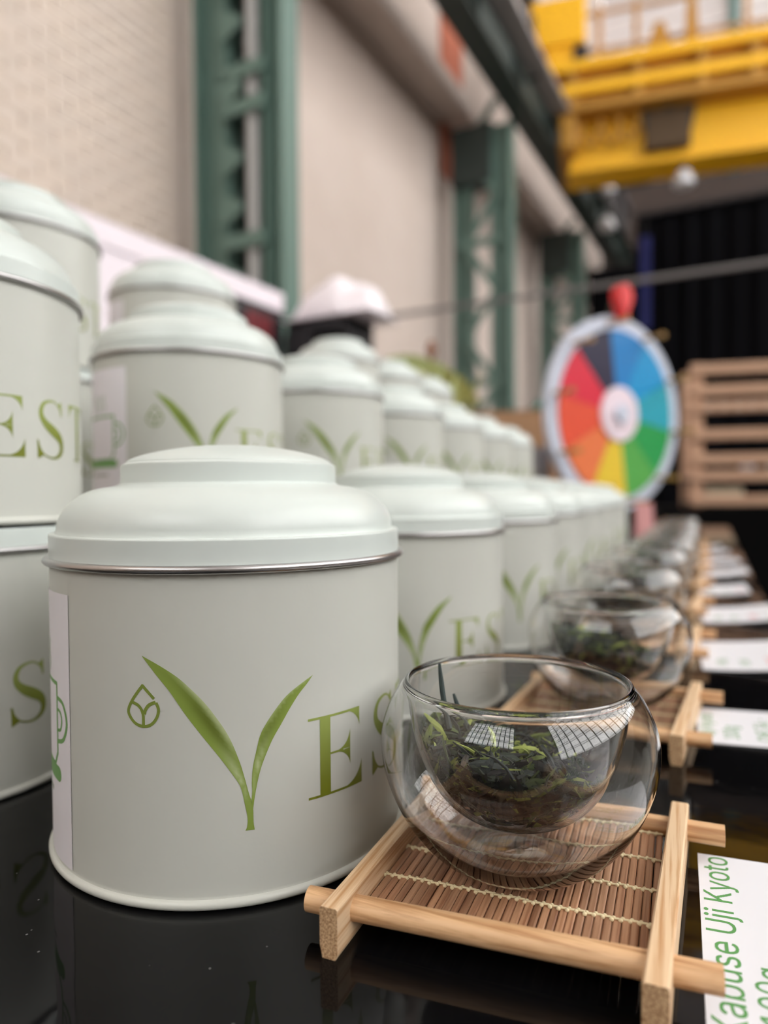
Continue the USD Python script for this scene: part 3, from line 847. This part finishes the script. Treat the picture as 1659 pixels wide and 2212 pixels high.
def cup_profiles():
    foot, Rm, zm, Rr, zr = 0.0119, 0.03376, 0.0298, 0.02786, 0.0446
    e = 1.75
    th = 0.0005
    a = np.linspace(0.0, PI / 2, 26)
    rl = foot + (Rm - foot) * np.sin(a) ** (2 / e)
    zl = zm - zm * np.cos(a) ** (2 / e)
    hz = (zr - zm) / math.sqrt(1 - (Rr / Rm) ** 2)
    b = np.linspace(0, math.acos(Rr / Rm), 16)
    ru, zu = Rm * np.cos(b), zm + hz * np.sin(b)
    outer = list(zip(rl, zl)) + list(zip(ru[1:], zu[1:]))
    # bowl (inside surface), from rim down to the centre
    bowl_h = 0.0328
    t = np.linspace(0, PI / 2, 34)
    bi = [(0.0266 * math.cos(x) ** 0.62 if x < PI / 2 else 0.0, zr - 0.0004 - bowl_h * math.sin(x) ** 1.15) for x in t]
    bo = [(0.0271 * math.cos(x) ** 0.62 if x < PI / 2 else 0.0, zr - 0.0008 - (bowl_h + 0.0003) * math.sin(x) ** 1.15) for x in t]
    return outer, bi, bo, th


def make_cup(label, loc, group):
    t = thing('glass_cup', label, 'cup', loc, 0, group)
    outer, bi, bo, th = cup_profiles()
    # outside skin: centre of foot -> foot ring -> wall -> rounded lip -> bowl -> bowl centre
    lip = [(0.02782, 0.04485), (0.0276, 0.04525), (0.0272, 0.04538), (0.0268, 0.0452), (0.0266, 0.0448)]
    skin = [(0.0, 0.0009), (0.006, 0.0009), (0.0095, 0.0004), (0.0112, 0.0)] + outer[0:] + lip + bi
    g1 = lathe(skin, 160)
    # inner cavity between the two walls
    oi = [(max(r - th * (1.0 if r > 0.02 else 0.6), 0.0), z) for r, z in outer]
    oi = [(r, z + (0.0013 if z < 0.004 else 0.0013 * max(0, 1 - (z - 0.004) / 0.012))) for r, z in oi if z < 0.0438]
    top_r = oi[-1][0]
    cav = [(0.0, 0.0040), (0.004, 0.0036), (0.008, 0.0026)] + oi + [(0.02745, 0.0441)] + bo
    g2 = lathe(cav, 160)
    g2.invert()
    part(t, 'glass_body', cat([g1, g2]), 'glass', smooth=True)
    return t, bi


TLEAF = [lin(30, 40, 38), lin(22, 28, 28), lin(44, 56, 44), lin(64, 80, 42), lin(100, 114, 54), lin(152, 164, 84), lin(46, 42, 34), lin(40, 52, 50)]
TW = [24, 20, 18, 16, 12, 7, 5, 16]


def tea_mesh(seed, n, bi):
    R = np.random.default_rng(seed)
    zb = np.array([p[1] for p in bi])[::-1]
    rb = np.array([p[0] for p in bi])[::-1]
    base = zb[0]

    def rad(z):
        return np.interp(z, zb, rb) - 0.0006

    V, F, C = [], [], []
    cnt = 0
    # surface height of the heap
    def surf(x, y):
        return 0.0250 - 0.26 * x - 0.02 * y + 0.0012 * math.sin(x * 300) * math.cos(y * 260)
    # dense core of the heap
    core = trimesh.creation.icosphere(3, 1.0)
    cv = core.vertices.copy()
    rr = np.hypot(cv[:, 0], cv[:, 1])
    for i, (x, y, z) in enumerate(cv):
        zz = base + 0.0022 + (z + 1) / 2 * 0.0128
        k = rad(zz) - 0.0012
        cv[i] = (x / max(rr[i], 1e-6) * k * min(1, rr[i] * 1.0), y / max(rr[i], 1e-6) * k * min(1, rr[i]), min(zz, surf(x * k, y * k) - 0.0022))
    V += list(cv)
    F.append(core.faces)
    C += [TLEAF[1]] * len(cv)
    cnt = len(cv)
    for k in range(n):
        for _ in range(30):
            x, y = R.uniform(-0.024, 0.024, 2)
            zs = surf(x, y)
            shell = R.random() < 0.62
            z = (base + 0.0006 + (zs - base) * R.random() ** 0.8) if shell else zs + R.uniform(-0.0016, 0.0012)
            rm = rad(max(z, base + 0.0003))
            r_ = math.hypot(x, y)
            if r_ < rm and (not shell or r_ > rm * 0.80):
                break
        L = R.uniform(0.0038, 0.0105) if R.random() < 0.82 else R.uniform(0.010, 0.015)
        wd = R.uniform(0.00040, 0.00095)
        th = R.uniform(0, 2 * PI)
        if shell and R.random() < 0.7:
            th = math.atan2(y, x) + PI / 2 + R.normal(0, 0.6)
        el = R.normal(0, 0.38)
        d = np.array([math.cos(th) * math.cos(el), math.sin(th) * math.cos(el), math.sin(el)])
        side = np.cross(d, R.normal(0, 1, 3))
        side /= np.linalg.norm(side)
        upv = np.cross(side, d)
        bend = R.normal(0, 0.14) * L
        ci = R.choice(len(TLEAF), p=np.array(TW) / sum(TW))
        flat = R.random() < (0.5 if ci in (3, 4, 5, 2) else 0.25)
        w2 = wd * (1.5 if flat else 0.85)
        h2 = wd * (0.22 if flat else 0.8)
        tw = R.uniform(-2, 2)
        ns = 6
        ring = []
        for s in range(ns):
            u = s / (ns - 1)
            p = np.array([x, y, z]) + d * (u - 0.5) * L + upv * bend * (4 * u * (1 - u)) + side * R.normal(0, 0.00012)
            wv = max(math.sin(PI * min(max(u * 0.92 + 0.05, 0), 1)) ** 0.55, 0.15)
            a = tw * u
            e1 = side * math.cos(a) + upv * math.sin(a)
            e2 = -side * math.sin(a) + upv * math.cos(a)
            for q in range(4):
                b = PI / 2 * q
                v = p + e1 * math.cos(b) * w2 * wv + e2 * math.sin(b) * h2 * wv
                zz = min(max(v[2], base + 0.0003), 0.0395)
                rm = rad(zz) - 0.0003
                rv = math.hypot(v[0], v[1])
                if rv > rm:
                    v[:2] *= rm / rv
                v[2] = zz
                V.append(v)
                C.append(np.array(TLEAF[ci]) * (0.8 + 0.4 * R.random()))
        for s in range(ns - 1):
            for q in range(4):
                a0, b0 = cnt + s * 4 + q, cnt + s * 4 + (q + 1) % 4
                F.append([(a0, b0, b0 + 4), (a0, b0 + 4, a0 + 4)])
        F.append([(cnt, cnt + 2, cnt + 1), (cnt, cnt + 3, cnt + 2)])
        e0 = cnt + (ns - 1) * 4
        F.append([(e0, e0 + 1, e0 + 2), (e0, e0 + 2, e0 + 3)])
        cnt += ns * 4
    return trimesh.Trimesh(np.array(V), np.vstack(F), process=False), np.array(C)


CX, CY = -0.0342, 0.1688
GC, GU, GT, GP = 'bamboo coasters along the table edge', 'double walled glass cups on the coasters', 'tea leaf portions in the glass cups', 'white price cards beside the coasters'
coaster0 = make_coaster('nearest square bamboo coaster with slatted mat, in front of the nearest tin', (CX, CY, TZ), 0, GC)
cup0, bowl = make_cup('nearest double walled glass cup of green tea leaves on the nearest coaster', (-0.03726, 0.17263, TZ + CZ0), GU)
tm0, tc0 = tea_mesh(3, 1500, bowl)
tea0 = thing('tea_leaves', 'loose dark green tea leaves heaped in the nearest glass cup', 'tea leaves', (-0.03726, 0.17263, TZ + CZ0), 22, GT, kind='stuff')
part(tea0, 'leaf_heap', tm0, 'tea_leaf', tone=tc0)
tm1, tc1 = tea_mesh(8, 700, bowl)
tea1 = None
sx = [0, 0.0050, 0.0090, 0.0140, 0.0200, 0.0260, 0.0310, 0.0350, 0.0390]
sy = [0, 0.1400, 0.2920, 0.4450, 0.5950, 0.7500, 0.9050, 1.0550, 1.2000]
for k in range(1, 9):
    o = ordn[k]
    c = copy(coaster0, (CX + sx[k], CY + sy[k], TZ), -2.2 + rnd.uniform(-1.5, 1.5), f'bamboo coaster {o} from the camera along the table edge', GC)
    dx, dy = rnd.uniform(-0.002, 0.002), rnd.uniform(-0.002, 0.002)
    if k == 1:
        dx, dy = 0.003, 0.004
    loc = (CX + sx[k] - 0.002 + dx, CY + sy[k] + 0.003 + dy, TZ + CZ0)
    copy(cup0, loc, 0, f'double walled glass cup {o} from the camera, on its own coaster', GU)
    if tea1 is None:
        tea1 = thing('tea_leaves', f'loose tea leaves in the glass cup {o} from the camera', 'tea leaves', loc, 0, GT, kind='stuff')
        part(tea1, 'leaf_heap', tm1, 'tea_leaf', tone=tc1)
    else:
        x = copy(tea1, loc, 40 * k, f'loose tea leaves in the glass cup {o} from the camera', GT)
        x.SetCustomDataByKey('kind', 'stuff')


def stalk(label, p, q, r, bend):
    p, q = np.array(p), np.array(q)
    d = q - p
    s = np.cross(d, (0.3, 1, 0))
    s /= np.linalg.norm(s)
    us = np.linspace(0, 1, 12)
    path = [p + d * u + s * bend * math.sin(PI * u) for u in us]
    rad = [r * (0.95 - 0.6 * u ** 2.5) * (1 + 0.15 * math.sin(9 * u)) for u in us]
    t = thing('tea_stalk', label, 'tea leaf', tuple(p), 0, 'rolled leaves sticking up in the nearest cup')
    tb_ = tube(np.array(path) - p, rad, 7)
    part(t, 'rolled_leaf', tb_, 'tea_leaf', tone=[np.array(TLEAF[7]) * (0.8 + 0.5 * rnd.random()) for _ in tb_.vertices])


def cupxy(rr, ff, z):
    """point in the nearest cup: rr along the picture's right, ff away from the camera"""
    return (-0.03726 + rr * math.cos(YAW) - ff * math.sin(YAW), 0.17263 + rr * math.sin(YAW) + ff * math.cos(YAW), TZ + z)


stalk('long dark rolled tea leaf standing up to the rim in the nearest cup', cupxy(-0.0150, -0.004, 0.0310), cupxy(-0.0186, 0.006, 0.0535), 0.00100, 0.0008)
stalk('short dark rolled tea leaf leaning up beside the long one in the nearest cup', cupxy(-0.0095, 0.004, 0.0330), cupxy(-0.0146, 0.010, 0.0445), 0.0009, 0.0006)

# ------------------------------------------------------------------ price cards
def flat_text(s, cap, length, x, y, z, rot=90):
    g = meshkit.text_mesh(s, cap, 0.00004)
    b = g.bounds
    if length:
        g.apply_scale((length / (b[1][0] - b[0][0]), 1, 1))
        g.apply_translation((-g.bounds[0][0], 0, 0))
    g.apply_transform(trimesh.transformations.rotation_matrix(math.radians(rot), (0, 0, 1)))
    g.apply_translation((x, y, z))
    return g


def card(label, x0, x1, y0, y1, skew, lines, lift=0.0, rot=0.0):
    t = thing('price_card', label, 'card', ((x0 + x1) / 2, (y0 + y1) / 2, TZ), rot, GP)
    w, d = x1 - x0, y1 - y0

    def zf(x):
        u = np.clip((np.asarray(x) / w + 0.5), 0, 1)
        return 0.0002 + lift * u ** 2

    nx = 14
    xs = np.linspace(-w / 2, w / 2, nx)
    V, F = [], []
    for x in xs:
        for y in (-d / 2, d / 2):
            for dz in (0, 0.00025):
                V.append((x, y + skew * (x + w / 2), float(zf(x)) + dz))
    for i in range(nx - 1):
        a, b = i * 4, (i + 1) * 4
        F += [(a + 1, b + 1, b + 3), (a + 1, b + 3, a + 3), (a, a + 2, b + 2), (a, b + 2, b), (a, b, b + 1), (a, b + 1, a + 1), (a + 2, a + 3, b + 3), (a + 2, b + 3, b + 2)]
    F += [(0, 1, 3), (0, 3, 2), (nx * 4 - 4, nx * 4 - 1, nx * 4 - 3), (nx * 4 - 4, nx * 4 - 2, nx * 4 - 1)]
    tm = trimesh.Trimesh(np.array(V), np.array(F), process=False)
    part(t, 'paper', tm, 'card_paper', smooth=30)
    for s, cap, length, bx_, by, colr in lines:
        g = flat_text(s, cap, length, bx_ - w / 2, by - d / 2, 0.0)
        v = g.vertices.copy()
        v[:, 2] += zf(v[:, 0]) + 0.00027
        v[:, 1] += skew * (v[:, 0] + w / 2)
        g.vertices = v
        part(t, 'lettering', g, 'card_' + colr)
    return t


card('nearest white price card reading Kabuse Uji Kyoto in green, beside the nearest coaster', 0.0048, 0.0700, 0.1190, 0.2036, 0.06,
     [('Kabuse Uji Kyoto', 0.0061, 0.0665, 0.0070, 0.0172, 'green'), ('100g', 0.0060, 0.017, 0.0152, 0.0220, 'green'), ('CHF 34.-', 0.0060, 0.034, 0.0270, 0.0200, 'green')], 0.0)
card('white price card with 100g and CHF lines beside the second coaster', 0.0072, 0.0620, 0.2965, 0.3435, 0.06,
     [('Uji Kyoto', 0.0050, 0.030, 0.0060, 0.0085, 'green'), ('100g', 0.0056, 0.016, 0.0150, 0.0070, 'green'), ('CHF 34.-', 0.0056, 0.029, 0.0270, 0.0070, 'green')], 0.0015)
cardspec = [(0.0120, 0.0555, 0.4200, 0.5000), (0.0165, 0.0680, 0.5740, 0.6490), (0.0190, 0.0620, 0.7300, 0.8020), (0.0230, 0.0745, 0.8900, 0.9610), (0.0260, 0.0760, 1.0400, 1.1100), (0.0300, 0.0720, 1.1900, 1.2500), (0.0340, 0.0680, 1.3300, 1.3900)]
for k, (a, b, c, d) in enumerate(cardspec):
    card(f'white price card beside the {ordn[k + 2]} coaster from the camera', a, b, c, d, 0.03,
         [('100g', 0.0050, 0.016, 0.0130, 0.012, 'green'), ('CHF', 0.0050, 0.016, 0.0250, 0.012, 'green'), ('CHF', 0.0050, 0.020, 0.0380 if k != 0 else 0.0385, 0.012, 'red')] if k < 3 else [], 0.0035 + 0.002 * (k % 2))

# ------------------------------------------------------------------ prize wheel
WX, WY, WZ = -0.122, 1.577, 0.266
t = thing('prize_wheel', 'round prize wheel with ten coloured sectors and a red pointer', 'prize wheel', (WX, WY, TZ), 55.0)
WR, CR, HR = 0.207, 0.178, 0.058


def disc(r, y0, y1, n=72):
    d = trimesh.creation.cylinder(radius=r, height=abs(y1 - y0), sections=n)
    d.apply_transform(trimesh.transformations.rotation_matrix(PI / 2, (1, 0, 0)))
    d.apply_translation((0, (y0 + y1) / 2, WZ))
    return d


part(t, 'rim', disc(WR, 0.0, 0.014), 'wheel_rim', smooth=40)
for k, nm in enumerate(['blue', 'azure', 'teal', 'green', 'leaf_green', 'yellow', 'orange', 'coral', 'red', 'navy']):
    a0, a1 = -8.5 + 36 * k, -8.5 + 36 * (k + 1)
    pts = [(HR * 0.9 * math.sin(math.radians(a)), HR * 0.9 * math.cos(math.radians(a))) for a in np.linspace(a0 + .2, a1 - .2, 8)] + [(CR * math.sin(math.radians(a)), CR * math.cos(math.radians(a))) for a in np.linspace(a1 - .2, a0 + .2, 12)]
    s = trimesh.creation.extrude_polygon(Polygon(pts), 0.003, engine='earcut')
    s.apply_transform(trimesh.transformations.rotation_matrix(PI / 2, (1, 0, 0)))
    s.apply_translation((0, 0.0, WZ))
    part(t, 'sector', s, 'sector_' + nm, nm.replace('_', ' ') + ' sector')
    pa = math.radians(a0)
    px, pz = (WR - 0.017) * math.sin(pa), WZ + (WR - 0.017) * math.cos(pa)
    part(t, 'peg', cat([rod((px, 0.0, pz), (px, -0.045, pz), 0.0045, 12), rod((px, -0.045, pz), (px, -0.05, pz), 0.006, 12)]), 'peg_gold')
part(t, 'hub', disc(HR, -0.008, 0.0, 48), 'wheel_hub', smooth=40)
part(t, 'hub_cap', disc(0.020, -0.016, -0.008, 32), 'wheel_rim', smooth=40)
part(t, 'post', bx(-0.02, 0.02, 0.02, 0.045, 0.0, WZ + WR - 0.02), 'wheel_rim')
part(t, 'axle', rod((0, 0.014, WZ), (0, 0.03, WZ), 0.012), 'jar_grey')
part(t, 'base', bevel_box(0.17, 0.13, 0.02, 0.005, (0, 0.03, 0.01)), 'black_matt')
pp = trimesh.creation.extrude_polygon(Polygon(smoothline([(0, -0.034), (0.013, -0.005), (0.021, 0.017), (0.013, 0.036), (0, 0.041), (-0.013, 0.036), (-0.021, 0.017), (-0.013, -0.005), (0, -0.034)], 60)).buffer(0), 0.024, engine='earcut')
pp.apply_transform(trimesh.transformations.rotation_matrix(PI / 2, (1, 0, 0)))
pp.apply_translation((0, 0.0, WZ + WR + 0.022))
part(t, 'pointer', pp, 'pointer_red', 'red pointer', smooth=40)
part(t, 'pointer_arm', bar((0, 0.026, WZ + WR - 0.04), (0, 0.006, WZ + WR + 0.04), 0.014, 0.012), 'cable_black')
t = thing('gift_tag', 'small pink folded tag standing at the foot of the prize wheel', 'tag', (-0.045, 1.47, TZ), 20)
part(t, 'front_leaf', bar((-0.02, -0.02, 0.0), (-0.02, 0.0, 0.078), 0.001, 0.032, up=(1, 0, 0)), 'pink_card')
part(t, 'back_leaf', bar((-0.02, 0.02, 0.0), (-0.02, 0.0, 0.078), 0.001, 0.032, up=(1, 0, 0)), 'pink_card')

# ------------------------------------------------------------------ cardboard box, cloth, plant on the table's far left
t = thing('cardboard_box', 'brown cardboard box behind the tins left of the prize wheel', 'box', (-0.415, 2.00, TZ), 12)
bw, bd, bh = 0.165, 0.12, 0.322
for nm, b in (('front_panel', bx(-bw, bw, -bd, -bd + 0.005, 0, bh)), ('back_panel', bx(-bw, bw, bd - 0.005, bd, 0, bh)), ('side_panel', bx(-bw, -bw + 0.005, -bd, bd, 0, bh)), ('side_panel', bx(bw - 0.005, bw, -bd, bd, 0, bh)), ('top_panel', bx(-bw, bw, -bd, bd, bh - 0.005, bh)), ('bottom_panel', bx(-bw, bw, -bd, bd, 0, 0.005))):
    part(t, nm, b, 'cardboard')
part(t, 'tape', bx(-bw, bw, -0.025, 0.025, bh, bh + 0.001), 'crane_dull')
t = thing('tea_caddy', 'small grey metal caddy standing between the cardboard box and the prize wheel', 'caddy', (-0.283, 1.505, TZ), 0)
part(t, 'caddy_body', lathe([(0, 0), (0.028, 0), (0.03, 0.004), (0.03, 0.16), (0, 0.16)], 28), 'silver_rim', smooth=35)
part(t, 'caddy_lid', lathe([(0.031, 0.15), (0.031, 0.19), (0.028, 0.196), (0, 0.198)], 28), 'jar_grey', smooth=35)
t = thing('folded_cloth', 'teal folded cloth lying on the cardboard box', 'cloth', (-0.325, 1.98, TZ + bh + 0.001), 12)
part(t, 'cloth_fold', bevel_box(0.11, 0.14, 0.014, 0.005, (0, 0, 0.007)), 'teal_cloth')
part(t, 'cloth_fold', bevel_box(0.10, 0.13, 0.012, 0.005, (0.003, 0.002, 0.020)), 'teal_cloth')

t = thing('potted_plant', 'potted plant with long pale green blades behind the third row of tins', 'plant', (-0.52, 1.52, TZ), 0)
part(t, 'pot', lathe([(0, 0), (0.045, 0), (0.06, 0.10), (0.066, 0.105), (0.066, 0.12), (0.055, 0.12), (0.05, 0.11), (0, 0.11)], 32), 'pot_clay', smooth=35)


def blade(p, tip, sag, w, roll=0.0):
    p, tip = np.array(p, float), np.array(tip, float)
    us = np.linspace(0, 1, 9)
    d = tip - p
    sd = np.cross(d, (0, 0, 1))
    sd /= np.linalg.norm(sd)
    sd = sd * math.cos(roll) + np.cross(sd, d / np.linalg.norm(d)) * math.sin(roll)
    V, F = [], []
    for u in us:
        c = p + d * u + np.array([0, 0, sag * 4 * u * (1 - u)])
        ww = w * math.sin(PI * min(0.12 + 0.88 * u, 0.995)) ** 0.7
        V += [c - sd * ww, c + sd * ww, c + np.array([0, 0, 0.0012 + 0.2 * ww])]
    for i in range(len(us) - 1):
        a, b = 3 * i, 3 * i + 3
        F += [(a, b, b + 2), (a, b + 2, a + 2), (a + 2, b + 2, b + 1), (a + 2, b + 1, a + 1), (a, a + 1, b + 1), (a, b + 1, b)]
    return trimesh.Trimesh(np.array(V), np.array(F), process=False)


for k in range(26):
    a = rnd.uniform(0, 2 * PI)
    rr_ = rnd.uniform(0.05, 0.15)
    part(t, 'leaf_blade', blade((0.01 * math.cos(a), 0.01 * math.sin(a), 0.11), (rr_ * math.cos(a), rr_ * math.sin(a), rnd.uniform(0.25, 0.38)), rnd.uniform(0.0, 0.08), rnd.uniform(0.008, 0.014), rnd.uniform(-1, 1)), 'plant_pale' if k % 3 else 'plant_olive')
for k, (bx_, by_, bz_) in enumerate(((-0.086, -0.03, 0.42), (-0.06, -0.019, 0.412), (-0.033, -0.008, 0.40), (-0.008, 0.002, 0.392), (0.021, 0.014, 0.382), (0.05, 0.025, 0.36), (0.075, 0.035, 0.337), (0.094, 0.043, 0.31), (0.065, 0.03, 0.33), (0.006, 0.008, 0.405))):
    part(t, 'leaf_blade', blade((0.3 * bx_, 0.3 * by_, 0.115), (bx_, by_, bz_), 0.03, 0.012, 0.9), 'plant_pale' if k < 6 else 'plant_olive')
part(t, 'leaf_blade', blade((0, 0, 0.12), (0.115, 0.03, 0.30), 0.08, 0.013), 'plant_olive')
for p_, q_, w_ in (((-0.10, -0.035, 0.40), (0.03, 0.016, 0.375), 0.016), ((-0.04, -0.01, 0.395), (0.075, 0.035, 0.335), 0.018), ((0.01, 0.012, 0.37), (0.10, 0.045, 0.30), 0.02), ((0.03, 0.016, 0.345), (0.085, 0.04, 0.31), 0.02)):
    part(t, 'broad_leaf', blade(p_, q_, 0.012, w_, 1.1), 'plant_pale' if p_[0] < -0.02 else 'plant_olive')
part(t, 'seed_head', lathe([(0, 0.40), (0.008, 0.41), (0.012, 0.425), (0.006, 0.445), (0, 0.45)], 12), 'pot_clay', smooth=40)
part(t, 'flower_stem', rod((0, 0, 0.11), (0, 0, 0.405), 0.002, 8), 'plant_olive')

# ------------------------------------------------------------------ second table and wooden rack
t = thing('cloth_table', 'table under a black cloth carrying the wooden rack', 'table', (0.42, 3.47, 0), 8.5)
part(t, 'tablecloth', bx(-0.55, 1.1, -0.32, 0.32, 0.0, 0.785), 'black_cloth')
t = thing('wooden_rack', 'light wooden display rack of horizontal rails at the right edge', 'rack', (0.045, 3.275, 0.785), 8.5)
RW = 0.75
part(t, 'side_post', bx(0.0, 0.05, 0, 0.03, 0, 0.61), 'rack_wood')
part(t, 'side_post', bx(0.0, 0.05, 0.22, 0.25, 0, 0.61), 'rack_wood')
part(t, 'side_post', bx(RW, RW + 0.05, 0, 0.03, 0, 0.61), 'rack_wood')
part(t, 'side_post', bx(RW, RW + 0.05, 0.22, 0.25, 0, 0.61), 'rack_wood')
for z in (0.012, 0.115, 0.185, 0.29, 0.405, 0.475, 0.565):
    part(t, 'rail', bevel_box(RW + 0.05, 0.02, 0.042, 0.004, (RW / 2 + 0.025, -0.01, z + 0.018)), 'rack_wood')
for z in (0.012, 0.115):
    part(t, 'shelf_board', bx(0.0, RW + 0.05, 0.0, 0.25, z - 0.004, z + 0.008), 'black_matt', 'dark shelf board')
for x in np.arange(0.07, RW, 0.055):
    part(t, 'bead', rod((x, -0.02, 0.423), (x, -0.024, 0.423), 0.015, 16), 'bead_pale')
t = thing('cream_box', 'cream coloured carton on the bottom shelf of the wooden rack', 'box', (0.170, 3.39, 0.794), 8.5)
part(t, 'carton', bevel_box(0.15, 0.12, 0.066, 0.006, (0, 0, 0.045)), 'cream_plastic')
for k, (x, z, lb) in enumerate(((0.27, 0.127, 'left grey lidded jar on the middle shelf of the wooden rack'), (0.38, 0.127, 'right grey lidded jar on the middle shelf of the wooden rack'))):
    t = thing('grey_jar', lb, 'jar', (x, 3.42, 0.785 + z - 0.003), 0, 'grey jars on the wooden rack')
    part(t, 'jar_body', lathe([(0, 0), (0.03, 0), (0.032, 0.005), (0.032, 0.04), (0.027, 0.046), (0, 0.046)], 24), 'jar_grey', smooth=35)
    part(t, 'jar_lid', lathe([(0.028, 0.046), (0.028, 0.056), (0, 0.057)], 24), 'wheel_rim', smooth=35)
